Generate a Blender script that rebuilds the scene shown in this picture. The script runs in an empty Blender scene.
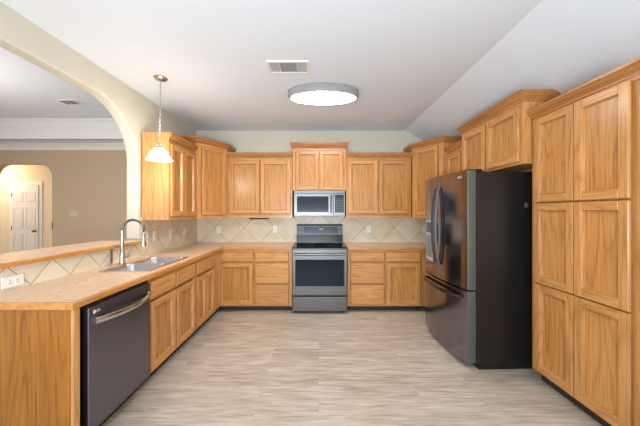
import bpy, bmesh, math, random
from mathutils import Vector, Matrix
random.seed(7)
C = bpy.context.scene.collection
S = bpy.context.scene
PI = math.pi

# ------------------------------------------------------------------ camera, world, exposure
cam = bpy.data.cameras.new('camera')
cam.sensor_width = 36.0
cam.lens = 278 / 640 * 36
cam.shift_x = 1.5 / 640
cam.shift_y = -1.5 / 640
cam.clip_start = 0.05
camo = bpy.data.objects.new('camera', cam)
C.objects.link(camo)
camo.location = (0, 0, 1.41)
camo.rotation_euler = (PI / 2, 0, 0)
S.camera = camo

world = bpy.data.worlds.new('world')
S.world = world
world.use_nodes = True
world.node_tree.nodes['Background'].inputs[0].default_value = (0.80, 0.89, 1.0, 1)
world.node_tree.nodes['Background'].inputs[1].default_value = 1.3
S.view_settings.view_transform = 'Standard'
S.view_settings.look = 'None'
S.view_settings.gamma = 1.0
S.view_settings.use_curve_mapping = False
S.view_settings.exposure = 0.26
PENDANT_W = 15
OVAL_E = 34.0
DINING_FILL_W = 40
HALL_W = 16
STROBE_FILL_W = 74

def area_light(name, loc, rot, size, size_y, watts, col, spread=math.pi):
    l = bpy.data.lights.new(name, 'AREA')
    l.shape = 'RECTANGLE'; l.size = size; l.size_y = size_y; l.energy = watts; l.color = col; l.spread = spread
    o = bpy.data.objects.new(name, l); C.objects.link(o)
    o.location = loc; o.rotation_euler = rot
    return o
# hall's own warm lamp, and two unseen fill lights added for the dining room
area_light('dining_fill_light', (-4.4, 2.2, 2.95), (0, 0, 0), 1.2, 1.2, DINING_FILL_W, (1, .93, .84))
area_light('dining_ceiling_fill', (-4.6, 2.6, 2.2), (PI, 0, 0), 1.8, 1.8, 22, (1, .90, .84))  # added fill that brightens the dining ceiling from below
area_light('hall_lamp_light', (-7.5, 6.05, 2.45), (0, math.radians(-25), 0), .9, .5, HALL_W, (1, .84, .64))

# unseen fill added behind the camera, as a strobe bounced off the ceiling
area_light('bounce_strobe_fill', (-0.3, -1.4, 1.08), (math.radians(122), 0, 0), 1.8, .3, STROBE_FILL_W, (.88, .95, 1), math.radians(140))

# ------------------------------------------------------------------ materials
def new_mat(name):
    m = bpy.data.materials.new(name); m.use_nodes = True
    nt = m.node_tree
    return m, nt, nt.nodes['Principled BSDF']

def nd(nt, t, **kw):
    n = nt.nodes.new(t)
    for k, v in kw.items():
        setattr(n, k, v)
    return n

def srgb(r, g, b):
    f = lambda c: (c / 255 / 12.92) if c / 255 <= .04045 else ((c / 255 + .055) / 1.055) ** 2.4
    return (f(r), f(g), f(b), 1)

def plain(name, col, rough=.5, metal=0.0, spec=.5, bump=0.0, bscale=60, var=0.04):
    m, nt, p = new_mat(name)
    p.inputs['Roughness'].default_value = rough
    p.inputs['Metallic'].default_value = metal
    p.inputs['Specular IOR Level'].default_value = spec
    tc = nd(nt, 'ShaderNodeTexCoord')
    ns = nd(nt, 'ShaderNodeTexNoise'); ns.inputs['Scale'].default_value = bscale; ns.inputs['Detail'].default_value = 4
    nt.links.new(tc.outputs['Object'], ns.inputs['Vector'])
    hs = nd(nt, 'ShaderNodeMixRGB', blend_type='MIX')
    hs.inputs[1].default_value = tuple(c * (1 - var) for c in col[:3]) + (1,)
    hs.inputs[2].default_value = tuple(min(1, c * (1 + var)) for c in col[:3]) + (1,)
    nt.links.new(ns.outputs['Fac'], hs.inputs[0])
    nt.links.new(hs.outputs[0], p.inputs['Base Color'])
    if bump:
        b = nd(nt, 'ShaderNodeBump'); b.inputs['Strength'].default_value = bump; b.inputs['Distance'].default_value = .003
        nt.links.new(ns.outputs['Fac'], b.inputs['Height'])
        nt.links.new(b.outputs[0], p.inputs['Normal'])
    return m

def oak(name, axis, light, dark, rough=.27):
    """honey oak, grain along the given local axis"""
    m, nt, p = new_mat(name)
    L = nt.links.new
    tc = nd(nt, 'ShaderNodeTexCoord')
    oi = nd(nt, 'ShaderNodeObjectInfo')
    mul = nd(nt, 'ShaderNodeMath', operation='MULTIPLY'); mul.inputs[1].default_value = 23.0
    L(oi.outputs['Random'], mul.inputs[0])
    add = nd(nt, 'ShaderNodeVectorMath', operation='ADD')
    L(tc.outputs['Object'], add.inputs[0]); L(mul.outputs[0], add.inputs[1])
    def mapped(across, along):
        mp = nd(nt, 'ShaderNodeMapping')
        mp.inputs['Scale'].default_value = tuple(along if i == axis else across for i in range(3))
        L(add.outputs[0], mp.inputs['Vector'])
        return mp
    # cathedral figure: rings cut by a slow noise
    m1 = mapped(5.0, .55)
    n1 = nd(nt, 'ShaderNodeTexNoise'); n1.inputs['Scale'].default_value = 1.0; n1.inputs['Detail'].default_value = 1.5
    L(m1.outputs[0], n1.inputs['Vector'])
    k = nd(nt, 'ShaderNodeMath', operation='MULTIPLY'); k.inputs[1].default_value = 42.0
    L(n1.outputs['Fac'], k.inputs[0])
    sn = nd(nt, 'ShaderNodeMath', operation='SINE'); L(k.outputs[0], sn.inputs[0])
    ab = nd(nt, 'ShaderNodeMath', operation='ABSOLUTE'); L(sn.outputs[0], ab.inputs[0])
    sn2 = nd(nt, 'ShaderNodeMath', operation='POWER'); L(ab.outputs[0], sn2.inputs[0]); sn2.inputs[1].default_value = .45
    # streaks and pores
    m2 = mapped(75, 2.2)
    n2 = nd(nt, 'ShaderNodeTexNoise'); n2.inputs['Scale'].default_value = 1.0; n2.inputs['Detail'].default_value = 5
    L(m2.outputs[0], n2.inputs['Vector'])
    m3 = mapped(200, 9)
    n3 = nd(nt, 'ShaderNodeTexNoise'); n3.inputs['Scale'].default_value = 1.0; n3.inputs['Detail'].default_value = 2
    L(m3.outputs[0], n3.inputs['Vector'])
    a = nd(nt, 'ShaderNodeMath', operation='MULTIPLY_ADD'); a.inputs[1].default_value = .26
    L(sn2.outputs[0], a.inputs[0])
    b = nd(nt, 'ShaderNodeMath', operation='MULTIPLY'); b.inputs[1].default_value = .70
    L(n2.outputs['Fac'], b.inputs[0]); L(b.outputs[0], a.inputs[2])
    c = nd(nt, 'ShaderNodeMath', operation='MULTIPLY_ADD'); c.inputs[1].default_value = .35
    L(n3.outputs['Fac'], c.inputs[0]); L(a.outputs[0], c.inputs[2])
    rp = nd(nt, 'ShaderNodeValToRGB')
    rp.color_ramp.elements[0].position = .36; rp.color_ramp.elements[0].color = dark
    rp.color_ramp.elements[1].position = .86; rp.color_ramp.elements[1].color = light
    L(c.outputs[0], rp.inputs[0])
    # board to board tone
    hv = nd(nt, 'ShaderNodeHueSaturation')
    mr = nd(nt, 'ShaderNodeMapRange'); mr.inputs[3].default_value = .92; mr.inputs[4].default_value = 1.06
    L(oi.outputs['Random'], mr.inputs[0]); L(mr.outputs[0], hv.inputs['Value'])
    L(rp.outputs[0], hv.inputs['Color']); L(hv.outputs[0], p.inputs['Base Color'])
    p.inputs['Roughness'].default_value = rough
    bp = nd(nt, 'ShaderNodeBump'); bp.inputs['Strength'].default_value = .08; bp.inputs['Distance'].default_value = .001
    L(n3.outputs['Fac'], bp.inputs['Height']); L(bp.outputs[0], p.inputs['Normal'])
    return m

OAK_L, OAK_D = srgb(212, 155, 94), srgb(162, 105, 52)
PAN_L, PAN_D = srgb(202, 145, 83), srgb(150, 96, 46)
M = {}
M['oak_v'] = oak('oak grain upright', 2, OAK_L, OAK_D)
M['oak_h'] = oak('oak grain level', 0, OAK_L, OAK_D)
M['oak_y'] = oak('oak grain lengthwise', 1, OAK_L, OAK_D)
M['oak_p'] = oak('oak veneer panel', 2, PAN_L, PAN_D)
M['oak_end'] = oak('amber oak end panel', 2, srgb(168, 108, 40), srgb(116, 66, 15))  # darker, more amber oak for the end panel
M['oak_edge'] = oak('amber oak edging', 1, srgb(210, 148, 78), srgb(166, 104, 44))
M['oak_crown'] = oak('shaded oak moulding', 0, srgb(186, 128, 72), srgb(130, 80, 38))  # oak darkened so the shade of the down-facing coves is in the colour
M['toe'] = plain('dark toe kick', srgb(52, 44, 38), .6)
M['wall'] = plain('kitchen beige paint', srgb(208, 203, 187), .75, bump=.15, bscale=180, var=.015)
M['ceil'] = plain('ceiling white paint', srgb(226, 233, 243), .85, bump=.2, bscale=140, var=.012)
M['tan'] = plain('dining tan paint', srgb(200, 175, 146), .8, var=.02)
M['hall'] = plain('hall cream paint', srgb(240, 222, 192), .8, var=.02)
M['white'] = plain('white trim paint', srgb(238, 236, 232), .45, var=.01)
M['plate'] = plain('white plastic plate', srgb(240, 240, 234), .35, var=.01)
M['cream_plate'] = plain('cream plastic plate', srgb(214, 198, 172), .4, var=.01)
M['slot'] = plain('dark slot', srgb(70, 68, 64), .6)
M['chrome'] = plain('brushed nickel', srgb(200, 198, 194), .22, 1.0, var=.03)
M['spring'] = plain('dark steel spring', srgb(150, 148, 145), .3, 1.0)
M['hose'] = plain('black hose', srgb(60, 60, 62), .5)
M['black'] = plain('black plastic', srgb(22, 22, 24), .35)
M['glossblack'] = plain('black ceramic glass', srgb(14, 18, 24), .2, spec=.15)
M['badge'] = plain('pale badge', srgb(215, 213, 210), .3)
M['vent'] = plain('white vent paint', srgb(226, 226, 224), .5)
M['ventdark'] = plain('grey duct behind vent', srgb(168, 168, 170), .8)
M['drum'] = plain('grey lamp drum', srgb(150, 147, 150), .5)
M['brown'] = plain('brown metal', srgb(120, 92, 62), .5)

def steel(name, col, rough, axis, amt=.25):
    m, nt, p = new_mat(name)
    L = nt.links.new
    p.inputs['Metallic'].default_value = 1.0
    tc = nd(nt, 'ShaderNodeTexCoord'); mp = nd(nt, 'ShaderNodeMapping')
    mp.inputs['Scale'].default_value = tuple(2 if i == axis else 240 for i in range(3))
    ns = nd(nt, 'ShaderNodeTexNoise'); ns.inputs['Scale'].default_value = 1; ns.inputs['Detail'].default_value = 3
    L(tc.outputs['Object'], mp.inputs[0]); L(mp.outputs[0], ns.inputs['Vector'])
    mx = nd(nt, 'ShaderNodeMixRGB')
    mx.inputs[1].default_value = tuple(c * (1 - amt) for c in col[:3]) + (1,)
    mx.inputs[2].default_value = tuple(min(1, c * (1 + amt)) for c in col[:3]) + (1,)
    L(ns.outputs['Fac'], mx.inputs[0]); L(mx.outputs[0], p.inputs['Base Color'])
    mr = nd(nt, 'ShaderNodeMapRange'); mr.inputs[3].default_value = rough * .8; mr.inputs[4].default_value = rough * 1.25
    L(ns.outputs['Fac'], mr.inputs[0]); L(mr.outputs[0], p.inputs['Roughness'])
    return m
M['steel'] = steel('brushed stainless', srgb(116, 116, 117), .32, 0, .10)
M['sinksteel'] = steel('satin sink steel', srgb(205, 205, 205), .3, 1, .08)
M['blacksteel'] = steel('black stainless', srgb(140, 136, 148), .15, 2, .03)
M['guardsteel'] = steel('dark backguard steel', srgb(84, 88, 92), .42, 0, .08)
M['dwsteel'] = steel('dark dishwasher steel', srgb(122, 122, 136), .32, 0, .02)
M['fridgeside'] = plain('fridge side black', srgb(30, 28, 28), .32, bump=.2, bscale=300)
M['dooredge'] = plain('fridge door edge grey', srgb(84, 88, 82), .4, .2)
M['ovenglass'] = plain('oven door glass', srgb(20, 36, 46), .1, spec=.22)
M['handle'] = steel('dark fridge handle steel', srgb(112, 108, 108), .25, 2, .05)
M['mwglass'] = plain('microwave door glass', srgb(24, 40, 52), .14, spec=.25)
M['screen'] = plain('unlit control screen', srgb(28, 46, 56), .2, spec=.3)
M['key'] = plain('grey keypad marks', srgb(74, 78, 84), .4)

def emis(name, col, e):
    m, nt, p = new_mat(name)
    p.inputs['Emission Color'].default_value = col
    p.inputs['Emission Strength'].default_value = e
    p.inputs['Base Color'].default_value = (.9, .9, .88, 1)
    return m
M['diffuser'] = emis('glowing lamp diffuser', (1, .97, .93, 1), OVAL_E)
M['clock'] = emis('red clock digits', (1, .06, .04, 1), .8)

def frosted():
    m, nt, p = new_mat('frosted glowing shade')
    nt.nodes.remove(p)
    out = nt.nodes['Material Output']
    tr = nd(nt, 'ShaderNodeBsdfTransparent'); tr.inputs[0].default_value = (1, .97, .92, 1)
    tl = nd(nt, 'ShaderNodeBsdfTranslucent'); tl.inputs[0].default_value = (1, .97, .92, 1)
    em = nd(nt, 'ShaderNodeEmission'); em.inputs[0].default_value = (1, .93, .82, 1); em.inputs[1].default_value = 3.0
    a = nd(nt, 'ShaderNodeMixShader'); a.inputs[0].default_value = .35
    b = nd(nt, 'ShaderNodeAddShader')
    nt.links.new(tr.outputs[0], a.inputs[1]); nt.links.new(tl.outputs[0], a.inputs[2])
    nt.links.new(a.outputs[0], b.inputs[0]); nt.links.new(em.outputs[0], b.inputs[1])
    nt.links.new(b.outputs[0], out.inputs[0])
    return m
M['shade'] = frosted()

def floor_mat():
    m, nt, p = new_mat('washed oak planks')
    L = nt.links.new
    tc = nd(nt, 'ShaderNodeTexCoord')
    br = nd(nt, 'ShaderNodeTexBrick')
    br.offset = .37; br.offset_frequency = 2
    br.inputs['Color1'].default_value = (0, 0, 0, 1); br.inputs['Color2'].default_value = (1, 1, 1, 1)
    br.inputs['Mortar'].default_value = (.5, .5, .5, 1)
    br.inputs['Scale'].default_value = 1; br.inputs['Mortar Size'].default_value = .0016
    br.inputs['Brick Width'].default_value = 1.22; br.inputs['Row Height'].default_value = .15
    L(tc.outputs['Object'], br.inputs['Vector'])
    # shift the grain from plank to plank
    sc = nd(nt, 'ShaderNodeVectorMath', operation='SCALE'); sc.inputs['Scale'].default_value = 9
    L(br.outputs['Color'], sc.inputs[0])
    ad = nd(nt, 'ShaderNodeVectorMath', operation='ADD')
    L(tc.outputs['Object'], ad.inputs[0]); L(sc.outputs[0], ad.inputs[1])
    def noise(sx, sy, det, dist=0):
        mp = nd(nt, 'ShaderNodeMapping'); mp.inputs['Scale'].default_value = (sx, sy, 1)
        n = nd(nt, 'ShaderNodeTexNoise'); n.inputs['Scale'].default_value = 1; n.inputs['Detail'].default_value = det
        n.inputs['Distortion'].default_value = dist
        L(ad.outputs[0], mp.inputs[0]); L(mp.outputs[0], n.inputs['Vector']); return n
    n1 = noise(3.8, 36, 7, .6); n2 = noise(5, 90, 3); n3 = noise(1.1, 4.5, 2)
    a = nd(nt, 'ShaderNodeMath', operation='MULTIPLY_ADD'); a.inputs[1].default_value = .65
    b = nd(nt, 'ShaderNodeMath', operation='MULTIPLY'); b.inputs[1].default_value = .55
    L(n2.outputs['Fac'], b.inputs[0]); L(n1.outputs['Fac'], a.inputs[0]); L(b.outputs[0], a.inputs[2])
    c = nd(nt, 'ShaderNodeMath', operation='MULTIPLY_ADD'); c.inputs[1].default_value = .40
    L(n3.outputs['Fac'], c.inputs[0]); L(a.outputs[0], c.inputs[2])
    sp = nd(nt, 'ShaderNodeSeparateColor'); L(br.outputs['Color'], sp.inputs[0])
    d = nd(nt, 'ShaderNodeMath', operation='MULTIPLY_ADD'); d.inputs[1].default_value = .05
    L(sp.outputs[0], d.inputs[0]); L(c.outputs[0], d.inputs[2])
    rp = nd(nt, 'ShaderNodeValToRGB')
    rp.color_ramp.elements[0].position = .60; rp.color_ramp.elements[0].color = srgb(160, 144, 127)
    rp.color_ramp.elements[1].position = .98; rp.color_ramp.elements[1].color = srgb(212, 199, 183)
    L(d.outputs[0], rp.inputs[0])
    mx = nd(nt, 'ShaderNodeMixRGB'); mx.inputs[2].default_value = srgb(150, 132, 115)
    mf = nd(nt, 'ShaderNodeMath', operation='MULTIPLY'); mf.inputs[1].default_value = .25
    L(br.outputs['Fac'], mf.inputs[0]); L(mf.outputs[0], mx.inputs[0])
    L(rp.outputs[0], mx.inputs[1]); L(mx.outputs[0], p.inputs['Base Color'])
    p.inputs['Roughness'].default_value = .42
    return m
M['floor'] = floor_mat()

def counter_mat():
    m, nt, p = new_mat('beige speckled laminate')
    L = nt.links.new
    tc = nd(nt, 'ShaderNodeTexCoord')
    n1 = nd(nt, 'ShaderNodeTexNoise'); n1.inputs['Scale'].default_value = 26; n1.inputs['Detail'].default_value = 6
    n2 = nd(nt, 'ShaderNodeTexNoise'); n2.inputs['Scale'].default_value = 120; n2.inputs['Detail'].default_value = 2
    L(tc.outputs['Object'], n1.inputs['Vector']); L(tc.outputs['Object'], n2.inputs['Vector'])
    ad = nd(nt, 'ShaderNodeMath', operation='ADD'); L(n1.outputs['Fac'], ad.inputs[0]); L(n2.outputs['Fac'], ad.inputs[1])
    rp = nd(nt, 'ShaderNodeValToRGB')
    rp.color_ramp.elements[0].position = .72; rp.color_ramp.elements[0].color = srgb(192, 150, 116)
    rp.color_ramp.elements[1].position = 1.0; rp.color_ramp.elements[1].color = srgb(222, 190, 160)
    L(ad.outputs[0], rp.inputs[0]); L(rp.outputs[0], p.inputs['Base Color'])
    p.inputs['Roughness'].default_value = .3
    return m
M['counter'] = counter_mat()

def tile_mat(name, ax, a0, z0, side, dk=(210, 195, 166), lt=(234, 222, 196)):
    """diamond-laid stone tile; ax = horizontal axis index; (a0,z0) = one grout crossing; side = tile side"""
    m, nt, p = new_mat(name)
    L = nt.links.new
    tc = nd(nt, 'ShaderNodeTexCoord'); sx = nd(nt, 'ShaderNodeSeparateXYZ')
    L(tc.outputs['Object'], sx.inputs[0])
    def m_(op, a, b=None):
        n = nd(nt, 'ShaderNodeMath', operation=op)
        for i, v in enumerate((a, b)):
            if v is None: continue
            if isinstance(v, (int, float)): n.inputs[i].default_value = v
            else: L(v, n.inputs[i])
        return n.outputs[0]
    h = m_('SUBTRACT', sx.outputs[ax], a0); z = m_('SUBTRACT', sx.outputs[2], z0)
    k = 1 / (math.sqrt(2) * side)
    u = m_('MULTIPLY', m_('ADD', h, z), k); v = m_('MULTIPLY', m_('SUBTRACT', h, z), k)
    def grout(t):
        f = m_('FRACT', m_('ADD', t, 100.5)); return m_('LESS_THAN', m_('ABSOLUTE', m_('SUBTRACT', f, .5)), .0024 / side)
    g = m_('MAXIMUM', grout(u), grout(v))
    n1 = nd(nt, 'ShaderNodeTexNoise'); n1.inputs['Scale'].default_value = 7; n1.inputs['Detail'].default_value = 7
    cell = nd(nt, 'ShaderNodeCombineXYZ')
    L(m_('FLOOR', m_('ADD', u, 100.0)), cell.inputs[0]); L(m_('FLOOR', m_('ADD', v, 100.0)), cell.inputs[1])
    wn = nd(nt, 'ShaderNodeTexWhiteNoise'); L(cell.outputs[0], wn.inputs['Vector'])
    off = nd(nt, 'ShaderNodeVectorMath', operation='ADD')
    L(tc.outputs['Object'], off.inputs[0]); L(wn.outputs['Color'], off.inputs[1]); L(off.outputs[0], n1.inputs['Vector'])
    t = m_('ADD', m_('MULTIPLY', n1.outputs['Fac'], .8), m_('MULTIPLY', wn.outputs['Value'], .25))
    rp = nd(nt, 'ShaderNodeValToRGB')
    rp.color_ramp.elements[0].position = .25; rp.color_ramp.elements[0].color = srgb(*dk)
    rp.color_ramp.elements[1].position = .85; rp.color_ramp.elements[1].color = srgb(*lt)
    L(t, rp.inputs[0])
    mx = nd(nt, 'ShaderNodeMixRGB'); mx.inputs[2].default_value = srgb(146, 128, 104)
    L(g, mx.inputs[0]); L(rp.outputs[0], mx.inputs[1]); L(mx.outputs[0], p.inputs['Base Color'])
    p.inputs['Roughness'].default_value = .35
    bp = nd(nt, 'ShaderNodeBump'); bp.invert = True; bp.inputs['Distance'].default_value = .002; bp.inputs['Strength'].default_value = .5
    L(g, bp.inputs['Height']); L(bp.outputs[0], p.inputs['Normal'])
    return m

# ------------------------------------------------------------------ mesh helpers
class MB:
    """collects shapes for ONE mesh object"""
    def __init__(s): s.bm = bmesh.new()
    def box(s, x0, x1, y0, y1, z0, z1, mat=0, bev=0.0, seg=1):
        vs = [s.bm.verts.new((x, y, z)) for x in (x0, x1) for y in (y0, y1) for z in (z0, z1)]
        q = [(0, 1, 3, 2), (4, 6, 7, 5), (0, 4, 5, 1), (2, 3, 7, 6), (0, 2, 6, 4), (1, 5, 7, 3)]
        fs = [s.bm.faces.new([vs[i] for i in f]) for f in q]
        for f in fs: f.material_index = mat
        if bev:
            es = list({e for f in fs for e in f.edges})
            r = bmesh.ops.bevel(s.bm, geom=es, offset=bev, segments=seg, affect='EDGES', profile=.5)
            for f in r['faces']: f.material_index = mat
        return s
    def loft(s, rings, mat=0, cap0=True, cap1=True, closed=True):
        vr = [[s.bm.verts.new(p) for p in r] for r in rings]
        n = len(rings[0])
        for a, b in zip(vr, vr[1:]):
            for i in range(n if closed else n - 1):
                j = (i + 1) % n
                f = s.bm.faces.new((a[i], a[j], b[j], b[i])); f.material_index = mat
        if cap0:
            f = s.bm.faces.new(list(reversed(vr[0]))); f.material_index = mat
        if cap1:
            f = s.bm.faces.new(vr[-1]); f.material_index = mat
        return s
    def lathe(s, prof, cx=0, cy=0, n=32, mat=0, cap0=True, cap1=True, sx=1, sy=1):
        rings = [[(cx + r * sx * math.cos(2 * PI * i / n), cy + r * sy * math.sin(2 * PI * i / n), z) for i in range(n)] for r, z in prof]
        return s.loft(rings, mat, cap0, cap1)
    def tube(s, pts, r, n=10, mat=0):
        pts = [Vector(p) for p in pts]
        rad = r if isinstance(r, (list, tuple)) else [r] * len(pts)
        rings = []; up = None
        for i, p in enumerate(pts):
            t = (pts[min(i + 1, len(pts) - 1)] - pts[max(i - 1, 0)]).normalized()
            if up is None:
                up = Vector((0, 0, 1)) if abs(t.z) < .9 else Vector((0, 1, 0))
            a = (up - t * up.dot(t)).normalized(); b = t.cross(a); up = a
            rings.append([p + (a * math.cos(2 * PI * k / n) + b * math.sin(2 * PI * k / n)) * rad[i] for k in range(n)])
        return s.loft(rings, mat)
    def sweep(s, path, prof, mat=0):
        """plan path (x,y) swept with profile (out,z); out is to the right of travel"""
        P = [Vector(p) for p in path]; rings = []
        for i, p in enumerate(P):
            ns = []
            if i > 0: d = (P[i] - P[i - 1]).normalized(); ns.append(Vector((d.y, -d.x)))
            if i < len(P) - 1: d = (P[i + 1] - P[i]).normalized(); ns.append(Vector((d.y, -d.x)))
            n = ns[0] if len(ns) == 1 else (ns[0] + ns[1]) / (1 + ns[0].dot(ns[1]))
            rings.append([(p.x + n.x * o, p.y + n.y * o, z) for o, z in prof])
        return s.loft(rings, mat)
    def prism(s, pts, z0, z1, mat=0):
        return s.loft([[(x, y, z0) for x, y in pts], [(x, y, z1) for x, y in pts]], mat)
    def build(s, name, mats, parent=None, smooth=False, loc=None):
        bmesh.ops.recalc_face_normals(s.bm, faces=s.bm.faces[:])
        me = bpy.data.meshes.new(name)
        s.bm.to_mesh(me); s.bm.free()
        for m in (mats if isinstance(mats, (list, tuple)) else [mats]): me.materials.append(M[m] if isinstance(m, str) else m)
        if smooth:
            for p in me.polygons: p.use_smooth = True
            try: me.set_sharp_from_angle(angle=math.radians(40))
            except Exception: pass
        o = bpy.data.objects.new(name, me); C.objects.link(o)
        if parent: o.parent = parent
        if loc: o.location = loc
        return o

def thing(name, label, cat, loc=(0, 0, 0), rz=0.0, group=None):
    o = bpy.data.objects.new(name, None); o.empty_display_size = .1
    C.objects.link(o); o.location = loc; o.rotation_euler = (0, 0, rz)
    return tag(o, label, cat, group)
def tag(o, label, cat, group=None):
    o['label'] = label; o['category'] = cat
    if group: o['group'] = group
    return o
def struct(o, label=None):
    o['kind'] = 'structure'
    if label: o['label'] = label
    return o
def copy_tree(o, parent=None):
    c = o.copy(); C.objects.link(c)
    if parent: c.parent = parent
    for ch in list(o.children): copy_tree(ch, c)
    return c
def rrect(x0, x1, y0, y1, r, z, n=6):
    pts = []
    for cx, cy, a in ((x1 - r, y1 - r, 0), (x0 + r, y1 - r, PI / 2), (x0 + r, y0 + r, PI), (x1 - r, y0 + r, 3 * PI / 2)):
        for i in range(n + 1):
            t = a + PI / 2 * i / n
            pts.append((cx + r * math.cos(t), cy + r * math.sin(t), z))
    return pts
def text_mesh(body, size, name, mat, parent, loc, rot, ext=.0008):
    cu = bpy.data.curves.new(name, 'FONT'); cu.body = body; cu.size = size; cu.extrude = ext
    cu.align_x = 'CENTER'; cu.align_y = 'CENTER'
    t = bpy.data.objects.new('tmp', cu); C.objects.link(t)
    bpy.context.view_layer.update()
    me = bpy.data.meshes.new_from_object(t.evaluated_get(bpy.context.evaluated_depsgraph_get()))
    bpy.data.objects.remove(t); bpy.data.curves.remove(cu)
    me.name = name; me.materials.clear(); me.materials.append(M[mat])
    o = bpy.data.objects.new(name, me); C.objects.link(o); o.parent = parent
    o.location = loc; o.rotation_euler = rot
    return o

# ------------------------------------------------------------------ room shell
XL, XR, YB, ZC = -1.98, 2.03, 4.51, 2.72       # kitchen's left and right wall, back wall, ceiling
XA = -2.10                                     # dining side of the arch wall
YR = -1.5                                      # open side behind the camera
RX = 1.39                                      # where the ceiling folds down
struct(MB().box(-9, 2.3, YR, 7.0, -.08, 0).build('floor', 'floor'))
struct(MB().box(XL - .12, XR + .15, YB, YB + .14, 0, 2.9).build('wall_back', 'wall'))
struct(MB().box(XR, XR + .14, YR, YB, 0, 2.75).build('wall_right', 'wall'))
zs = ZC - .525 * (XR - RX)
struct(MB().box(XL - .06, RX, YR, YB, ZC, ZC + .06).build('ceiling', 'ceil'))
mb = MB(); mb.loft([[(RX, y, ZC), (XR, y, zs), (XR, y, zs + .06), (RX, y, ZC + .06)] for y in (YR, YB)])
struct(mb.build('ceiling_slope', 'ceil'))

# left wall with the wide rounded opening onto the dining room
ya0, ya1, ztop, rr = .55, 3.03, 2.49, .55
arch = [(ya1, 0)] + [(ya1 - rr + rr * math.cos(PI / 2 * i / 16), ztop - rr + rr * math.sin(PI / 2 * i / 16)) for i in range(17)]
arch += [(ya0 + rr - rr * math.sin(PI / 2 * i / 16), ztop - rr + rr * math.cos(PI / 2 * i / 16)) for i in range(17)] + [(ya0, 0)]
outline = [(YB + .02, 0), (YB + .02, 2.85), (YR, 2.85), (YR, 0), (ya0, 0)] + list(reversed(arch))[1:]
def wall_with_hole(name, mat, outer, x0, x1, bev=.018):
    bm = bmesh.new()
    vs = [bm.verts.new((x0, y, z)) for y, z in outer]
    f = bm.faces.new(vs)
    r = bmesh.ops.extrude_face_region(bm, geom=[f])
    nv = [g for g in r['geom'] if isinstance(g, bmesh.types.BMVert)]
    for v in nv: v.co.x = x1
    # round the plaster edges of the opening
    es = [e for e in bm.edges if abs(e.verts[0].co.x - e.verts[1].co.x) < 1e-6 and all(ya0 - .01 < v.co.y < ya1 + .01 and v.co.z < ztop + .01 for v in e.verts)
          and not (e.verts[0].co.z == 0 and e.verts[1].co.z == 0)]
    bmesh.ops.bevel(bm, geom=es, offset=bev, segments=4, affect='EDGES', profile=.5)
    bmesh.ops.triangulate(bm, faces=[f for f in bm.faces if len(f.verts) > 4])
    m = MB(); m.bm.free(); m.bm = bm
    return m.build(name, mat, smooth=True)
struct(wall_with_hole('wall_left', 'wall', outline, XL, XA))
struct(MB().box(XA + .002, XL - .002, 1.50, ya1, 0, 1.063).build('wall_peninsula', 'wall'))

# stone tile behind the counters
tb = tile_mat('diamond stone tile back', 0, -1.197, 1.148, .343)
tl_ = tile_mat('diamond stone tile side', 1, 3.34, 1.148, .343)
tp = tile_mat('lit diamond stone tile ledge', 1, 1.894, .914, .2135, (222, 210, 186), (242, 233, 214))  # paler stone than the other tile: lamp light put into its colour
TX = XL + .022                                 # tile face on the left wall
struct(MB().box(TX, XR, YB - .012, YB, .90, 1.34).build('backsplash_back', tb))
struct(MB().box(XL, TX, 3.032, YB - .012, .90, 1.34).build('backsplash_left', tl_))
struct(MB().box(XL - .001, TX, 1.50, 3.032, .90, 1.064).build('backsplash_ledge', tp))

# dining room beyond the arch: tan end wall with an arched way to the hall, tray ceiling, mouldings
YD = 5.5; YH = 6.5
ox0, ox1, oz, orr = -6.45, -5.27, 2.355, .27
op = [(ox0, 0)] + [(ox0 + orr - orr * math.cos(PI / 2 * i / 10), oz - orr + orr * math.sin(PI / 2 * i / 10)) for i in range(11)]
op += [(ox1 - orr + orr * math.sin(PI / 2 * i / 10), oz - orr + orr * math.cos(PI / 2 * i / 10)) for i in range(11)] + [(ox1, 0)]
outer = [(-7.6, 0)] + op + [(XA, 0), (XA, 3.15), (-7.6, 3.15)]
bm = bmesh.new()
f = bm.faces.new([bm.verts.new((x, YD, z)) for x, z in outer])
r = bmesh.ops.extrude_face_region(bm, geom=[f])
for g in r['geom']:
    if isinstance(g, bmesh.types.BMVert): g.co.y = YD + .13
bmesh.ops.triangulate(bm, faces=[f for f in bm.faces if len(f.verts) > 4])
m = MB(); m.bm.free(); m.bm = bm
struct(m.build('wall_dining_end', 'tan', smooth=True))
struct(MB().box(-7.7, -7.6, YR, YD, 0, 3.15).build('wall_dining_left', 'tan'))
struct(MB().box(-9.0, -4.4, YH, YH + .1, 0, 2.62).build('wall_hall_end', 'hall'))
struct(MB().box(-4.5, -4.4, YD + .13, YH, 0, 2.62).build('wall_hall_right', 'hall'))
struct(MB().box(-9.0, -8.9, YD + .13, YH, 0, 2.62).build('wall_hall_left', 'hall'))
struct(MB().box(-9.0, -4.4, YD + .13, YH + .1, 2.62, 2.7).build('ceiling_hall', 'hall'))
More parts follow.
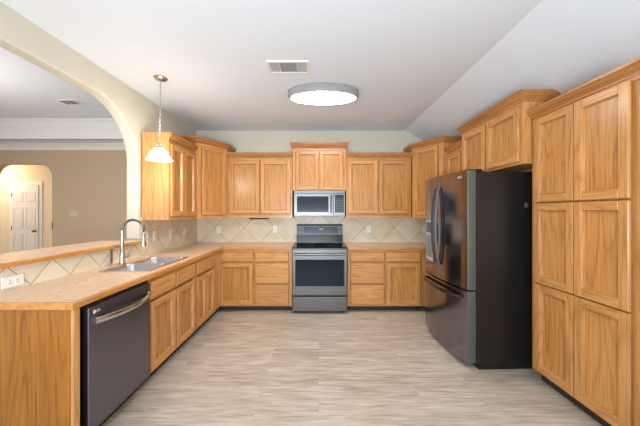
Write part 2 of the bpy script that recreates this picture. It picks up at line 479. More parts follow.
# tray ceiling
tx0, tx1, ty0, ty1, zt0, zt1 = -7.1, -2.55, -1.2, 5.1, 2.74, 3.09
mb = MB()
mb.box(-7.6, tx0, YR, YD, zt0, zt0 + .04).box(tx1, XA, YR, YD, zt0, zt0 + .04)
mb.box(tx0, tx1, ty1, YD, zt0, zt0 + .04).box(tx0, tx1, YR, ty0, zt0, zt0 + .04)
mb.box(tx0 - .03, tx1 + .03, ty1, ty1 + .03, zt0, zt1).box(tx0 - .03, tx1 + .03, ty0 - .03, ty0, zt0, zt1)
mb.box(tx0 - .03, tx0, ty0, ty1, zt0, zt1).box(tx1, tx1 + .03, ty0, ty1, zt0, zt1)
mb.box(-7.6, XA, YR, YD, zt1, zt1 + .05)
struct(mb.build('ceiling_dining', 'ceil'))
def crown_room(name, x0, x1, y, z, d, h):
    mb = MB(); mb.sweep([(x0, y), (x1, y)], [(0, z - h), (.012, z - h), (.02, z - h * .85), (d * .5, z - h * .42), (d * .88, z - h * .18), (d, z - h * .12), (d, z), (0, z)])
    return struct(mb.build(name, 'white'))
crown_room('trim_1', -7.6, XA, YD, zt0, .09, .115)
mb = MB(); mb.sweep([(-7.6, YR), (-7.6, YD)], [(0, 2.62), (.012, 2.62), (.02, 2.64), (.045, 2.69), (.08, 2.72), (.09, 2.725), (.09, 2.745), (0, 2.745)]); struct(mb.build('trim_4', 'white'))
crown_room('trim_2', tx0, tx1, ty1, zt0 + .19, .05, .19)
crown_room('trim_3', tx0, tx1, ty1, zt1, .09, .16)

# hall door
d1 = thing('door_1', 'white six-panel door at the end of the warm lit hall', 'door', (-6.83, YH - .001, 0))
del d1['category']; d1['kind'] = 'structure'
w, h = .61, 2.03
mb = MB(); mb.box(-w / 2, w / 2, -.035, -.005, .01, h - .004)
mb.build('door_leaf', 'white', d1)
for cx in (-.145, .145):
    for z0, z1 in ((.22, .88), (1.0, 1.5), (1.62, 1.86)):
        mb = MB()
        mb.loft([[(cx - a, -y, z0 + b), (cx + a, -y, z0 + b), (cx + a, -y, z1 - b), (cx - a, -y, z1 - b)] for a, b, y in ((.115, 0, .035), (.112, .003, .038), (.098, .017, .0345), (.085, .03, .038))])
        mb.build('door_panel', 'white', d1)
mb = MB(); mb.box(-w / 2 - .075, -w / 2 - .003, -.018, 0, 0, h + .075).box(w / 2 + .003, w / 2 + .075, -.018, 0, 0, h + .075).box(-w / 2 - .003, w / 2 + .003, -.018, 0, h + .003, h + .075)
mb.build('door_casing', 'white', d1)
mb = MB(); mb.lathe([(.028, 0), (.028, .006), (.01, .008), (.01, .03), (.026, .04), (.03, .052), (.02, .064)], n=16)
kb = mb.build('door_knob', 'brown', d1, True, (w / 2 - .06, -.035, .955)); kb.rotation_euler = (PI / 2, 0, 0)
for z in (.25, 1.02, 1.8):
    MB().box(-w / 2 - .008, -w / 2 + .006, -.042, -.034, z - .045, z + .045).build('hinge', 'brown', d1)

# ------------------------------------------------------------------ cabinet builder
def door(parent, x0, x1, z0, z1, y=0.0, st=.058, t=.022, name='door'):
    """frame-and-panel door standing on the face frame plane y"""
    mb = MB(); b = .004
    mb.box(x0, x0 + st, y - t, y - .001, z0, z1, 0, b); mb.box(x1 - st, x1, y - t, y - .001, z0, z1, 0, b)
    mb.box(x0 + st - .001, x1 - st + .001, y - t, y - .001, z0, z0 + st, 1, b); mb.box(x0 + st - .001, x1 - st + .001, y - t, y - .001, z1 - st, z1, 1, b)
    # inner bead
    xi0, xi1, zi0, zi1 = x0 + st, x1 - st, z0 + st, z1 - st; g = .006
    o_ = [(xi0 - .001, y - t + .002, zi0 - .001), (xi1 + .001, y - t + .002, zi0 - .001), (xi1 + .001, y - t + .002, zi1 + .001), (xi0 - .001, y - t + .002, zi1 + .001)]
    i_ = [(xi0 + g, y + .0005, zi0 + g), (xi1 - g, y + .0005, zi0 + g), (xi1 - g, y + .0005, zi1 - g), (xi0 + g, y + .0005, zi1 - g)]
    mb.loft([o_, i_], 0, False, False)
    d = mb.build(name, ['oak_v', 'oak_h'], parent)
    MB().box(xi0 + g - .004, xi1 - g + .004, y + .001, y + .006, zi0 + g - .004, zi1 - g + .004).build('panel', 'oak_p', d)
    return d
def drawer(parent, x0, x1, z0, z1, y=0.0, t=.020, name='drawer'):
    mb = MB()
    e = .011
    rings = [[(x0 + a, yy, z0 + a), (x1 - a, yy, z0 + a), (x1 - a, yy, z1 - a), (x0 + a, yy, z1 - a)] for a, yy in ((0, y - .001), (0, y - t + .008), (e * .5, y - t + .002), (e, y - t))]
    mb.loft(rings)
    return mb.build(name, 'oak_h', parent)
CROWN = [(0, 0), (.008, 0), (.010, .012), (.018, .020), (.034, .034), (.044, .050), (.050, .054), (.052, .070), (.0, .070)]
def crown(parent, path, z, hgt=.07, out=.042):
    k = hgt / .07; q = out / .052
    return MB().sweep(path, [(o * q, z + zz * k) for o, zz in CROWN]).build('crown_moulding', 'oak_crown', parent)
def cabinet(name, label, cat, loc, rz, W, D, H, doors=(), drawers=(), toe=0.0, crown_h=0.0, crown_path=None, group=None, hollow=False):
    """x right, y into the wall, z up, face frame at y=0"""
    t = thing(name, label, cat, loc, rz, group)
    if hollow:
        MB().box(0, .018, .018, D, toe, H).box(W - .018, W, .018, D, toe, H).box(.018, W - .018, D - .012, D, toe, H).box(.018, W - .018, .018, D - .012, toe, toe + .018).build('cabinet_body', 'oak_v', t)
    else:
        MB().box(0, W, .018, D, toe, H).build('cabinet_body', 'oak_v', t)
    if toe:
        MB().box(.0, W, .075, D - .01, 0, toe).build('toe_kick', 'toe', t)
    # face frame: outer stiles and rails plus the bars between fronts, as one plate with openings behind the doors
    mb = MB(); s = .036
    mb.box(0, s, 0, .018, toe, H, 0); mb.box(W - s, W, 0, .018, toe, H, 0)
    mb.box(s, W - s, 0, .018, toe, toe + s, 1); mb.box(s, W - s, 0, .018, H - s, H, 1)
    mb.box(s, W - s, .012, .018, toe + s, H - s, 0)
    mb.build('face_frame', ['oak_v', 'oak_h'], t)
    for d in doors: door(t, *d)
    for d in drawers: drawer(t, *d)
    if crown_h:
        crown(t, crown_path or [(0, D), (0, 0), (W, 0), (W, D)], H - .012 if crown_h > 0 else H + crown_h, crown_h + .012 if crown_h > 0 else -crown_h)
    return t

# ---- wall cabinets
BU = YB - .32 + .0                            # face-frame plane of the back wall cabinets (4.19)
ZU = 1.314
WB = YB - .014 - BU
# left of the range hood position
cabinet('wall_cabinet', 'two-door oak wall cabinet on the back wall, left of the microwave', 'cabinet', (-1.375, BU, ZU), 0, .98, .318, .906,
        doors=[(.04, .488, .065, .865), (.506, .955, .065, .865)], crown_h=.072, crown_path=[(0, 0), (.98, 0)], group='oak wall cabinets')
cabinet('wall_cabinet', 'short two-door oak cabinet directly above the microwave', 'cabinet', (-.388, BU, 1.722), 0, .80, .318, .645,
        doors=[(.045, .392, .012, .60), (.408, .755, .012, .60)], crown_h=.078, group='oak wall cabinets')
cabinet('wall_cabinet', 'two-door oak wall cabinet on the back wall, right of the microwave', 'cabinet', (.415, BU, ZU), 0, .98, .318, .906,
        doors=[(.028, .474, .065, .865), (.492, .94, .065, .865)], crown_h=.072, crown_path=[(0, 0), (.98, 0)], group='oak wall cabinets')
# on the left wall
cabinet('wall_cabinet', 'oak wall cabinet with narrow twin doors behind the glowing pendant lamp', 'cabinet', (XL + .32, 3.08, ZU), PI / 2, .675, .298, .975,
        doors=[(.03, .328, .04, .85), (.342, .64, .04, .85)], crown_h=-.07, crown_path=[(0, 0), (.675, 0)], group='oak wall cabinets')
# short one on the right wall next to the refrigerator cabinet
cabinet('wall_cabinet', 'narrow oak wall cabinet squeezed between the right corner cabinet and the refrigerator cabinet', 'cabinet', (XR - .295, 3.755, 1.80), -PI / 2, .41, .293, .395,
        doors=[(.03, .38, .03, .345)], crown_h=.07, crown_path=[(0, 0), (.41, 0)], group='oak wall cabinets')
# over the refrigerator
cabinet('wall_cabinet', 'high two-door oak cabinet above the black refrigerator', 'cabinet', (XR - .305, 3.34, 1.815), -PI / 2, .995, .303, .535,
        doors=[(.03, .48, .02, .49), (.508, .965, .02, .49)], crown_h=.075, group='oak wall cabinets')

def corner_cabinet(label, sgn):
    """diagonal corner cabinet; sgn -1 = left corner. local frame: origin at diagonal's left end, x along the diagonal"""
    if sgn < 0: A = Vector((XL + .318, 3.76)); B = Vector((-1.38, BU))
    else: A = Vector((1.42, BU)); B = Vector((XR - .328, 3.76))
    d = (B - A); W = d.length; ang = math.atan2(d.y, d.x)
    t = thing('corner_cabinet', label, 'cabinet', (A.x, A.y, ZU), ang, 'diagonal corner cabinets')
    R = Matrix.Rotation(-ang, 2)
    def loc(x, y): return tuple(R @ (Vector((x, y)) - A))
    wl = XL + .003 if sgn < 0 else XR - .003
    yb = YB - .003
    H = 1.03
    if sgn < 0: poly = [loc(wl, A.y), loc(*A), loc(*B), loc(B.x, yb), loc(wl, yb)]
    else: poly = [loc(A.x, yb), loc(*A), loc(*B), loc(wl, B.y), loc(wl, yb)]
    if sgn < 0: q = [loc(wl, A.y), (0, .018), (W, .018), loc(B.x, yb), loc(wl, yb)]
    else: q = [loc(A.x, yb), (0, .018), (W, .018), loc(wl, B.y), loc(wl, yb)]
    MB().prism(poly, 0, H).build('cabinet_body', 'oak_v', t)
    mb = MB(); s = .07
    mb.box(0, s, -.012, 0, 0, H, 0); mb.box(W - s, W, -.012, 0, 0, H, 0)
    mb.box(s, W - s, -.012, 0, 0, .05, 1); mb.box(s, W - s, -.012, 0, H - .03, H, 1)
    mb.build('face_frame', ['oak_v', 'oak_h'], t)
    door(t, .085 if sgn < 0 else .06, W - (.03 if sgn < 0 else .085), .045, 1.0, -.012, .05)
    if sgn < 0: path = [poly[0], poly[1], poly[2], poly[3]]
    else: path = [poly[0], poly[1], poly[2], poly[3]]
    crown(t, path, H - .01, .085, .05)
    return t
corner_cabinet('tall diagonal oak corner cabinet in the left back corner beside the pendant', -1)
corner_cabinet('tall diagonal oak corner cabinet in the right back corner behind the refrigerator', 1)

# ---- pantry
PY1, PY0, XP = 2.335, 1.46, 1.776
PW = PY1 - PY0
pd = []
for z0, z1 in ((.115, .822), (.832, 1.475), (1.487, 2.165)):
    pd += [(.045, .392, z0, z1), (.399, .743, z0, z1)]
cabinet('pantry_cabinet', 'tall oak pantry with six doors on the right, nearest the camera', 'cabinet', (XP + .02, PY1, 0), -PI / 2, PW, XR - XP - .022, 2.19,
        doors=pd, toe=.10, crown_h=.066, crown_path=[(0, XR - XP - .03), (0, 0), (PW, 0)])

# ---- base cabinets
YBASE = 3.90
def base_back(label, X0, X1, flip):
    W = X1 - X0
    a = (.032, .505); b = (.535, 1.005)
    fr = lambda p: (W - p[1], W - p[0]) if flip else p
    a, b = fr(a), fr(b)
    return cabinet('base_cabinet', label, 'cabinet', (X0, YBASE, 0), 0, W, .585, .876,
                   doors=[(a[0], a[1], .10, .685)],
                   drawers=[(a[0], a[1], .705, .835), (b[0], b[1], .705, .835), (b[0], b[1], .402, .685), (b[0], b[1], .10, .378)], toe=.082, group='oak base cabinets')
base_back('oak base cabinet left of the stove with one door and four drawers', -1.42, -.372, False)
base_back('oak base cabinet right of the stove with four drawers and one door', .408, 1.456, True)
MB().box(0, .42, 0, .02, .082, .876).build('cabinet_filler', 'oak_v', None, loc=(1.458, YBASE, 0))
o = bpy.data.objects['cabinet_filler']; tag(o, 'plain oak filler panel at the right end of the back counter beside the refrigerator', 'panel')
XF = -1.36
def base_left(label, y0, y1, doors, drawers, hollow=False):
    return cabinet('base_cabinet', label, 'cabinet', (XF, y0, 0), PI / 2, y1 - y0, .575, .876, doors=doors, drawers=drawers, toe=.10, group='oak base cabinets', hollow=hollow)
base_left('oak sink base cabinet with two doors, next to the dishwasher', 2.215, 3.055,
          [(.018, .402, .115, .675), (.425, .82, .115, .675)], [(.018, .402, .70, .842), (.425, .82, .70, .842)], True)
base_left('narrow twin-door oak base cabinet with a wide drawer in the inner left corner', 3.058, 3.872,
          [(.022, .272, .115, .675), (.282, .532, .115, .675)], [(.022, .532, .70, .842)])
# peninsula end
ep = thing('end_panel', 'broad oak end panel closing the near end of the peninsula counter', 'panel', (XF, 1.52, 0))
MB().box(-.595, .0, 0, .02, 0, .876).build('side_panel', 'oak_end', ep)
MB().box(.0005, .02, 0, .045, 0, .876, 0, .004).build('corner_stile', 'oak_v', ep)
# ------------------------------------------------------------------ countertops
ct = thing('countertop', 'L-shaped beige laminate countertop with oak edge, around the sink', 'countertop', (0, 0, .876))
CF = -1.325; TH = .038; CW = TX + .001; YF = 3.875
sx0, sx1, sy0, sy1 = -1.805, -1.415, 2.295, 3.015
mb = MB(); e = .018
mb.box(CW, CF - e, 1.50 + e, sy0, 0, TH).box(CW, sx0, sy0, sy1, 0, TH).box(sx1, CF - e, sy0, sy1, 0, TH)
mb.box(CW, CF - e, sy1, YF + e, 0, TH).box(CW, -.372, YF + e, YB - .013, 0, TH)
mb.build('slab', 'counter', ct)
def edging(path, parent):
    MB().sweep(path, [(-.0185, 0), (-.004, 0), (0, .004), (0, TH - .006), (-.006, TH), (-.0185, TH)]).build('oak_edge', 'oak_h', parent)
MB().sweep([(CW, 1.50), (CF, 1.50), (CF, YF), (-.372, YF)], [(-.0185, 0), (-.004, 0), (0, .004), (0, TH - .007), (-.007, TH + .0005), (-.0185, TH + .0005)]).build('oak_edge', 'oak_edge', ct)
cr = thing('countertop', 'short beige laminate countertop with oak edge, right of the stove', 'countertop', (0, 0, .876))
MB().box(.408, XR - .002, YF + e, YB - .013, 0, TH).build('slab', 'counter', cr)
MB().sweep([(.408, YF), (XR - .002, YF)], [(-.0185, 0), (-.004, 0), (0, .004), (0, TH - .007), (-.007, TH + .0005), (-.0185, TH + .0005)]).build('oak_edge', 'oak_h', cr)

# raised bar ledge
bar = thing('bar_top', 'raised beige bar ledge with oak front edge, above the tiled low wall', 'countertop', (0, 0, 1.065))
MB().box(-2.36, -1.926, 1.46, 3.006, 0, .030).build('slab', 'counter', bar)
MB().box(-1.926, -1.906, 1.46, 2.615, -.002, .031, 0, .004).build('oak_edge', 'oak_edge', bar)
MB().box(-1.926, -1.906, 2.622, 3.03, -.002, .031, 0, .004).build('oak_edge', 'oak_edge', bar)
MB().box(TX + .001, TX + .012, 2.616, 2.628, -.145, -.002).build('end_strip', 'brown', bar)

# ------------------------------------------------------------------ sink
sk = thing('kitchen_sink', 'double-bowl stainless steel sink set into the left counter', 'sink', (0, 0, .9145))
bm = bmesh.new()
def loop(pts):
    v = [bm.verts.new(p) for p in pts]
    return [bm.edges.new((v[i], v[(i + 1) % len(v)])) for i in range(len(v))]
outer = rrect(-1.82, -1.40, 2.28, 3.03, .03, .003)
bw = [(-1.79, -1.43, 2.31, 2.63), (-1.79, -1.43, 2.665, 2.995)]
es = loop(outer)
for b_ in bw: es += loop(rrect(*b_, .06, .003))
bmesh.ops.triangle_fill(bm, edges=es, use_beauty=True)
m = MB(); m.bm.free(); m.bm = bm
m.loft([outer, rrect(-1.823, -1.397, 2.277, 3.033, .032, .0)], 0, False, False)
m.build('rim', 'sinksteel', sk)
for b_ in bw:
    m = MB(); x0, x1, y0, y1 = b_
    m.loft([rrect(x0 + a, x1 - a, y0 + a, y1 - a, r, z) for a, r, z in ((0, .06, .003), (.006, .058, -.006), (.012, .055, -.15), (.03, .05, -.18), (.06, .04, -.187))], 0, False, True)
    bo = m.build('bowl', 'sinksteel', sk, True)
    MB().lathe([(.042, -.1865), (.042, -.184), (.03, -.184), (.026, -.186)], (x0 + x1) / 2, (y0 + y1) / 2, 20).build('drain', 'chrome', bo, True)

# faucet
fx, fy, fz = -1.857, 2.63, .9145
fc = thing('faucet', 'brushed nickel spring-neck kitchen faucet standing behind the sink', 'faucet', (fx, fy, fz))
m = MB(); m.lathe([(.030, 0), (.030, .006), (.024, .010), (.022, .05), (.022, .11), (.019, .118), (.016, .125), (.016, .30), (.018, .302), (.018, .315)], n=20)
m.build('body', 'chrome', fc, True)
m = MB(); m.tube([(.015, 0, .075), (.065, .0, .075)], .016, 12); m.tube([(.052, 0, .075), (.060, 0, .10), (.074, 0, .15)], [.009, .008, .007], 10)
m.build('lever', 'chrome', fc, True)
arc = []
R_ = .103
for i in range(33):
    a = PI - (PI + .25) * i / 32
    arc.append(Vector((R_ + R_ * math.cos(a), 0, .315 + R_ * math.sin(a) * .98)))
arc = [Vector((0, 0, .30))] + arc
hose_end = arc[-1]
m = MB(); m.tube(arc, .0065, 8); m.build('hose', 'hose', fc, True)
# spring coil along the hose
def along(ps, t):
    ln = [0]
    for a, b in zip(ps, ps[1:]): ln.append(ln[-1] + (b - a).length)
    s_ = t * ln[-1]
    for i in range(len(ps) - 1):
        if s_ <= ln[i + 1] or i == len(ps) - 2:
            k = (s_ - ln[i]) / max(1e-9, ln[i + 1] - ln[i]); p = ps[i].lerp(ps[i + 1], k); return p, (ps[i + 1] - ps[i]).normalized()
turns = 40; n_ = turns * 9; pts = []
for i in range(n_ + 1):
    p, t = along(arc, i / n_)
    b = Vector((0, 1, 0)); a = t.cross(b)
    w_ = 2 * PI * turns * i / n_
    pts.append(p + (a * math.cos(w_) + b * math.sin(w_)) * .0100)
m = MB(); m.tube(pts, .0030, 5); m.build('spring', 'spring', fc, True)
m = MB(); he = hose_end
m.lathe([(.012, he.z + .012), (.016, he.z + .006), (.017, he.z - .05), (.018, he.z - .075), (.024, he.z - .105), (.024, he.z - .12), (.018, he.z - .122)], he.x, 0, 18)
m.build('spray_head', 'chrome', fc, True)
m = MB(); m.tube([(.0, 0, .235), (he.x - .012, 0, .235)], .006, 10)
m.tube([(he.x + .022 * math.cos(a), .022 * math.sin(a), .235) for a in [2 * PI * i / 16 for i in range(17)]], .005, 8)
m.build('support_arm', 'chrome', fc, True)

# ------------------------------------------------------------------ dishwasher (front faces +X)
dw = thing('dishwasher', 'dark stainless dishwasher under the near end of the left counter', 'dishwasher', (XF, 1.568, 0), PI / 2)
DW = .642
MB().box(.0, DW, .03, .56, .105, .872).build('tub', 'black', dw)
MB().box(0, DW, .07, .4, 0, .104).build('toe_panel', 'black', dw)
MB().box(.034, .615, -.036, .028, .118, .852, 0, .005, 2).build('door', 'dwsteel', dw)
MB().box(.034, .615, -.02, .028, .853, .866).build('control_strip', 'black', dw)
m = MB()
hp = [(.075 + .51 * i / 16, -.040 - .062 * math.sin(PI * i / 16) ** .8, .765 ) for i in range(17)]
m.loft([[(x, y - .010, z - .006), (x, y - .004, z - .018), (x, y + .006, z - .016), (x, y + .006, z + .014), (x, y - .004, z + .017), (x, y - .010, z + .008)] for x, y, z in hp])
m.build('handle', 'chrome', dw, True)
m = MB(); m.lathe([(.011, 0), (.011, .002)], n=20); em_ = m.build('emblem', 'badge', dw, False, (.075, -.0365, .818)); em_.rotation_euler = (PI / 2, 0, 0)
text_mesh('LG', .020, 'emblem_letters', 'badge', dw, (.105, -.037, .818), (PI / 2, 0, 0))
MB().box(.585, .606, -.0385, -.036, .735, .785).build('badge', 'badge', dw)

# ------------------------------------------------------------------ range
rg = thing('range', 'stainless steel electric range with black glass cooktop under the microwave', 'stove', (.017, 3.82, 0))
hw = .379
MB().box(-hw, hw, .03, .66, .03, .898).build('body', 'steel', rg)
for x in (-.33, .33):
    for y in (.08, .6):
        MB().lathe([(.018, 0), (.018, .03)], x, y, 12).build('foot', 'black', rg)
MB().box(-hw, hw, -.012, .60, .90, .918, 0, .005, 2).build('cooktop', 'glossblack', rg)
for x, y, r_ in ((-.19, .15, .10), (.19, .15, .08), (-.19, .42, .075), (.19, .42, .10)):
    m = MB(); m.lathe([(r_, .9182), (r_, .9186), (r_ - .006, .9186), (r_ - .006, .9182)], x, y, 32, 0, False, False); m.build('burner_ring', 'key', rg)
dr = MB().box(-hw + .002, hw - .002, -.008, .0215, .258, .885, 0, .006, 2).build('oven_door', 'steel', rg)
MB().box(-.335, .335, -.0115, -.007, .385, .75, 0, .003).build('oven_window', 'ovenglass', dr)
m = MB(); m.tube([(-.355 , -.055, .825), (.355, -.055, .825)], .016, 12)
for x in (-.315, .315): m.tube([(x, -.008, .822), (x, -.055, .822)], .010, 10)
m.build('handle', 'steel', dr, True)
MB().box(-hw + .002, hw - .002, -.008, .0215, .045, .238, 0, .006, 2).build('warming_drawer', 'steel', rg)
MB().box(-hw + .004, hw - .004, .022, .0299, .232, .266).build('gap_strip', 'black', rg)  # black strip stands in for the shade in the open gap
bg = MB()
bg.loft([[(x, .585, .918), (x, .66, .918), (x, .66, 1.205), (x, .625, 1.205), (x, .605, 1.185)] for x in (-.365, .365)])
bg.build('backguard', 'guardsteel', rg)
def on_slope(z): return .585 + (z - .918) / (1.185 - .918) * .02
m = MB()
m.loft([[(x, on_slope(z0) - .003, z0), (x, on_slope(z0) + .002, z0), (x, on_slope(z1) + .002, z1), (x, on_slope(z1) - .003, z1)] for z0, z1 in ((.925, 1.04),) for x in (-.364, .364)])
m.build('lower_black_panel', 'glossblack', rg)
m = MB(); z0, z1 = 1.07, 1.165
m.loft([[(x, on_slope(z0) - .004, z0), (x, on_slope(z0) + .002, z0), (x, on_slope(z1) + .002, z1), (x, on_slope(z1) - .004, z1)] for x in (-.255, .285)])
cp = m.build('control_panel', 'screen', rg)
for k, x in enumerate((.0, .014, .034, .048)):
    MB().box(x, x + .007, on_slope(1.13) - .0065, on_slope(1.13) - .002, 1.126, 1.138).build('clock_digit', 'clock', cp)
for k in range(6):
    x = -.21 + .03 * (k % 3) + (.33 if k >= 3 else 0)
    MB().box(x, x + .018, on_slope(1.11) - .0065, on_slope(1.11) - .003, 1.10, 1.112).build('button', 'key', cp)
for x in (-.325, -.29, .32):
    m = MB(); m.lathe([(.016, 0), (.015, .014)], n=16)
    k = m.build('knob', 'black', rg, True, (x, on_slope(1.115) - .0005, 1.115)); k.rotation_euler = (PI / 2, 0, 0)

# ------------------------------------------------------------------ microwave
mw = thing('microwave', 'stainless steel over-the-range microwave hung below the short oak cabinet', 'microwave', (.015, 4.13, 1.345))
MB().box(-.379, .379, .03, .36, .0, .374).build('casing', 'steel', mw)
md = MB().box(-.379, .205, .0, .029, .012, .335, 0, .004).build('door', 'steel', mw)
MB().box(-.335, .135, -.003, .002, .055, .29, 0, .002).build('window', 'mwglass', md)
m = MB(); m.tube([(.172, -.035, .04), (.172, -.04, .17), (.172, -.035, .305)], .012, 12); m.tube([(.172, 0, .055), (.172, -.035, .055)], .008); m.tube([(.172, 0, .29), (.172, -.035, .29)], .008)
m.build('handle', 'steel', md, True)
kp = MB().box(.21, .379, .0, .029, .012, .335, 0, .004).build('control_panel', 'steel', mw)
MB().box(.228, .362, -.003, .002, .05, .315, 0, .002).build('keypad', 'black', kp)
MB().box(.238, .352, -.0045, -.002, .27, .305).build('display', 'screen', kp)
for r_ in range(5):
    for c_ in range(3):
        MB().box(.243 + .038 * c_, .268 + .038 * c_, -.0045, -.002, .065 + .039 * r_, .083 + .039 * r_).build('button', 'key', kp)
MB().box(-.379, .379, .004, .029, .338, .374, 0, .002).build('vent_grille', 'steel', mw)
MB().box(-.30, .30, .06, .32, -.006, .0).build('grease_filter', 'toe', mw)

# ------------------------------------------------------------------ refrigerator (front faces -X)
rf = thing('refrigerator', 'black stainless French-door refrigerator on the right beside the oak pantry', 'refrigerator', (1.372, 3.377, 0), -PI / 2 + .031)
FW = .91
MB().box(0, FW, .004, .62, .05, 1.765, 0, .004).build('casing', 'fridgeside', rf)
MB().box(.01, FW - .01, .03, .60, .0, .05).build('base_grille', 'black', rf)
def bow(x): u = (x / FW - .5) * 2; return -.080 - .048 * (1 - u * u)
def curved_front(x0, x1, z0, z1, name, n=10):
    front = []; 
    rings = []
    xs = [x0 + (x1 - x0) * i / n for i in range(n + 1)]
    poly = [(x0, -.004)] + [(x, bow(x) + (.012 if i in (0, n) else 0)) for i, x in enumerate(xs)] + [(x1, -.004)]
    poly[1:2] = [(x0, bow(x0) + .012), (x0 + .004, bow(x0) + .003)]
    poly[-2:-1] = [(x1 - .004, bow(x1) + .003), (x1, bow(x1) + .012)]
    m = MB(); 
    e = .005
    m.prism(poly, z0, z1)
    o = m.build(name, ['blacksteel', 'dooredge'], rf, True)
    for p in o.data.polygons:
        if abs(p.normal.x) > .9: p.material_index = 1
    return o
mid = FW / 2
da = curved_front(0.0, mid - .003, .712, 1.78, 'door')
db = curved_front(mid + .003, FW, .712, 1.78, 'door')
fd = curved_front(0.0, FW, .062, .698, 'freezer_drawer', 20)
MB().box(.01, FW - .01, -.03, .003, .698, .712).build('gasket', 'black', rf)
for dd, x in ((da, mid - .034), (db, mid + .034)):
    pts = []
    for i in range(19):
        t = i / 18; z = .86 + .80 * t
        pts.append((x, bow(x) - .012 - .040 * math.sin(PI * t) ** .7, z))
    m = MB()
    m.loft([[(px - .013, py + .008, pz), (px - .010, py - .010, pz), (px + .010, py - .010, pz), (px + .013, py + .008, pz)] for px, py, pz in pts])
    m.build('handle', 'handle', dd, True)
m = MB()
pts = [(.06 + (FW - .12) * i / 22, 0, .635) for i in range(23)]
m.loft([[(x, bow(x) - .010 - .045 * math.sin(PI * i / 22) ** .5 + a, z + b) for a, b in ((.008, -.014), (-.010, -.012), (-.010, .012), (.008, .014))] for i, (x, _, z) in enumerate(pts)])
m.build('handle', 'handle', fd, True)
# water dispenser on the far door
M['disp'] = plain('grey dispenser panel', srgb(168, 176, 180), .4)
M['recess'] = plain('grey dispenser recess', srgb(112, 120, 126), .4)
m = MB()
def patch(x0, x1, z0, z1, off, n=4):
    xs = [x0 + (x1 - x0) * i / n for i in range(n + 1)]
    m = MB(); m.prism([(x, bow(x) + .004) for x in xs] + [(x, bow(x) - off) for x in reversed(xs)], z0, z1); return m
dp = patch(.085, .315, .86, 1.31, .003).build('dispenser', 'disp', da, True)
patch(.10, .30, .90, 1.14, .0045).build('dispenser_recess', 'recess', dp, True)
patch(.10, .30, 1.17, 1.29, .0045).build('dispenser_screen', 'screen', dp, True)
m = MB(); m.lathe([(.010, 0), (.010, .002)], n=20); e_ = m.build('emblem', 'badge', db, False, (.80, bow(.80) + .001, 1.725)); e_.rotation_euler = (PI / 2, 0, 0)
text_mesh('LG', .026, 'emblem_letters', 'badge', db, (.832, bow(.832) - .0015, 1.725), (PI / 2, 0, .09))
for x in (.04, FW - .04):
    MB().box(x - .03, x + .03, -.07, .06, 1.7655, 1.79, 0, .004).build('hinge_cover', 'black', rf)

# small pale clip by the pantry side
tag(MB().box(-.016, .016, -.008, .012, -.022, .022, 0, .005).build('wall_clip', 'key', None, loc=(1.835, 2.452, 1.465)), 'small grey plastic clip on the refrigerator side next to the pantry', 'clip')

# ------------------------------------------------------------------ lamps
ol = thing('ceiling_light', 'large oval flush ceiling lamp with glowing white diffuser', 'lamp', (.052, 3.03, ZC))
a_, b_ = .385, .215
m = MB(); m.lathe([(.97, 0), (1.0, -.006), (1.0, -.05), (.985, -.066), (.95, -.078)], 0, 0, 64, 0, True, True, a_, b_)
m.build('drum', 'drum', ol, True)
m = MB(); m.lathe([(1.0, -.0785), (.985, -.084), (.85, -.090), (.5, -.094), (.15, -.096)], 0, 0, 64, 0, True, True, a_ * .915, .168)
m.build('diffuser', 'diffuser', ol, True)

pl = thing('pendant_lamp', 'small pendant lamp with bell-shaped frosted shade above the sink counter', 'lamp', (-1.545, 2.72, ZC))
m = MB(); m.lathe([(.062, 0), (.062, -.008), (.05, -.02), (.015, -.026)], n=28); m.build('canopy', 'chrome', pl, True)
m = MB(); m.tube([(0, 0, -.02), (-.012, 0, -.655)], .006, 10); m.build('rod', 'chrome', pl, True)
m = MB(); m.lathe([(.012, -.648), (.020, -.655), (.022, -.685), (.026, -.692)], -.012, 0, 20); m.build('socket_cap', 'chrome', pl, True)
prof = [(.024, -.690), (.045, -.700), (.070, -.722), (.084, -.752), (.092, -.775), (.106, -.795), (.119, -.806)]
m = MB(); m.lathe(prof + [(r_ - .004, z_ - .001) for r_, z_ in reversed(prof)], -.012, 0, 36, 0, False, False)
m.build('shade', 'shade', pl, True)
ld = bpy.data.lights.new('pendant_light', 'POINT'); ld.energy = PENDANT_W; ld.color = (1, .94, .84); ld.shadow_soft_size = .045
lo = bpy.data.objects.new('pendant_light', ld); C.objects.link(lo); lo.parent = pl; lo.location = (-.012, 0, -.775)

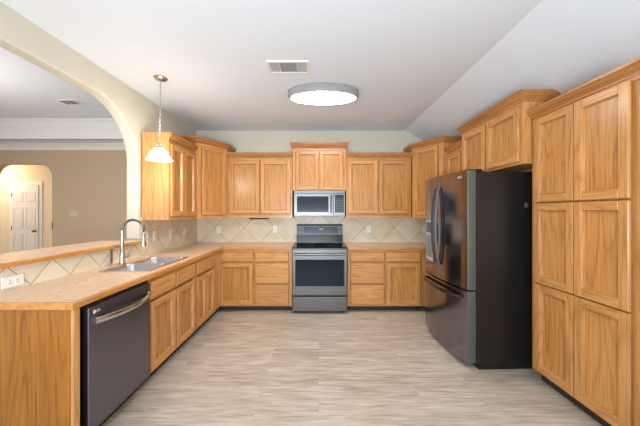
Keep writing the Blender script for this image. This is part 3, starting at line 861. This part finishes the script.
# ------------------------------------------------------------------ vents, plates, small things
def vent(label, loc, w, d, group=None):
    t = thing('air_vent', label, 'vent', loc, 0, 'ceiling air vents')
    m = MB(); fr = .022
    m.box(-w / 2, w / 2, -d / 2, -d / 2 + fr, -.010, 0).box(-w / 2, w / 2, d / 2 - fr, d / 2, -.010, 0)
    m.box(-w / 2, -w / 2 + fr, -d / 2 + fr, d / 2 - fr, -.010, 0).box(w / 2 - fr, w / 2, -d / 2 + fr, d / 2 - fr, -.010, 0)
    m.box(-w * .22, -w * .20, -d / 2 + fr, d / 2 - fr, -.010, 0).box(w * .20, w * .22, -d / 2 + fr, d / 2 - fr, -.010, 0)
    m.build('frame', 'vent', t)
    MB().box(-w / 2 + fr, w / 2 - fr, -d / 2 + fr, d / 2 - fr, -.002, 0).build('duct_opening', 'ventdark', t)
    m = MB()
    n = 9
    for i in range(n):
        y = -d / 2 + fr + (d - 2 * fr) * (i + .5) / n
        m.loft([[(x, y - .006, -.008), (x, y - .005, -.0075), (x, y + .004, -.003), (x, y + .003, -.0035)] for x in (-w * .20, w * .20)])
    for s_ in (-1, 1):
        for i in range(6):
            x = s_ * (w * .23 + (w * .5 - fr - w * .23) * (i + .5) / 6)
            m.loft([[(x - .004 * s_, y, -.008), (x - .003 * s_, y, -.0075), (x + .004 * s_, y, -.003), (x + .003 * s_, y, -.0035)] for y in (-d / 2 + fr, d / 2 - fr)])
    m.build('louvres', 'vent', t)
    return t
vent('white ceiling air vent in the kitchen, in front of the oval lamp', (-.27, 2.52, ZC), .37, .215)
vent('small darker air vent on the dining room ceiling seen through the arch', (-3.78, 4.27, zt1), .33, .20)

def outlet(label, loc, rz, roty=0, name='outlet'):
    """plate faces local -Y"""
    t = thing(name, label, 'outlet' if name == 'outlet' else 'switch', loc, rz, 'white wall outlets' if name == 'outlet' else None)
    if roty: t.rotation_euler = (0, roty, rz)
    MB().box(-.036, .036, -.006, 0, -.058, .058, 0, .002).build('cover_plate', 'plate', t)
    for z in (-.022, .022):
        r_ = MB().box(-.017, .017, -.008, -.005, z - .014, z + .014, 0, .002).build('receptacle', 'plate', t)
        MB().box(-.008, -.006, -.0085, -.007, z - .004, z + .006).build('slot', 'slot', r_)
        MB().box(.006, .008, -.0085, -.007, z - .004, z + .006).build('slot', 'slot', r_)
    return t
yt = YB - .0125
outlet('white outlet on the back tile wall near the left corner', ((218.7 - 318.5) / 61.8, yt, 1.115), 0)
outlet('white outlet on the back tile wall just left of the stove', ((275.2 - 318.5) / 61.8, yt, 1.125), 0)
outlet('white outlet on the back tile wall right of the stove', ((368.7 - 318.5) / 61.8, yt, 1.125), 0)
outlet('white outlet on the back tile wall half hidden by the refrigerator', ((424.5 - 318.5) / 61.8, yt, 1.125), 0)
outlet('white outlet on the left tile wall closest to the faucet', (TX + .0005, 3.15, 1.12), PI / 2)
outlet('white outlet on the left tile wall under the front edge of the pendant cabinet', (TX + .0005, 3.317, 1.12), PI / 2)
outlet('white outlet on the left tile wall below the middle of the wall cabinets', (TX + .0005, 3.68, 1.12), PI / 2)
outlet('white outlet on the left tile wall deepest toward the back corner', (TX + .0005, 4.06, 1.12), PI / 2)
# double outlet lying level on the low tile wall
t = thing('outlet', 'wide white double outlet on the low tiled wall at the near end of the counter', 'outlet', (TX + .0005, 1.775, .965), PI / 2, 'white wall outlets')
MB().box(-.064, .064, -.012, 0, -.037, .037, 0, .004).build('cover_plate', 'plate', t)
for x in (-.022, .022):
    r_ = MB().box(x - .016, x + .016, -.014, -.011, -.018, .018, 0, .002).build('receptacle', 'plate', t)
    MB().box(x - .007, x + .006, -.0145, -.013, .006, .009).build('slot', 'slot', r_)
    MB().box(x - .007, x + .006, -.0145, -.013, -.009, -.006).build('slot', 'slot', r_)
sw = thing('light_switch', 'cream double switch plate on the tan dining room wall', 'switch', ((74 - 318.5) * YD / 278, YD - .0005, 1.36))
MB().box(-.075, .075, -.007, 0, -.05, .05, 0, .002).build('cover_plate', 'cream_plate', sw)
for x in (-.03, .03): MB().box(x - .016, x + .016, -.011, -.006, -.032, .032, 0, .003).build('rocker', 'cream_plate', sw)
tag(MB().box(-.008, .008, -.012, .0, -.075, .075, 0, .003).build('strike_plate', 'brown', None, loc=(-5.262, YD, 1.12)), 'small brown plate on the right edge of the hall archway', 'plate')
ul = thing('under_cabinet_light', 'slim dark light bar under the wall cabinet left of the microwave', 'lamp', (-.915, BU + .09, ZU))
MB().box(-.145, .145, -.035, .035, -.024, 0, 0, .004).build('housing', 'toe', ul)
MB().box(-.13, .13, -.022, .022, -.027, -.0235).build('lens', 'badge', ul)
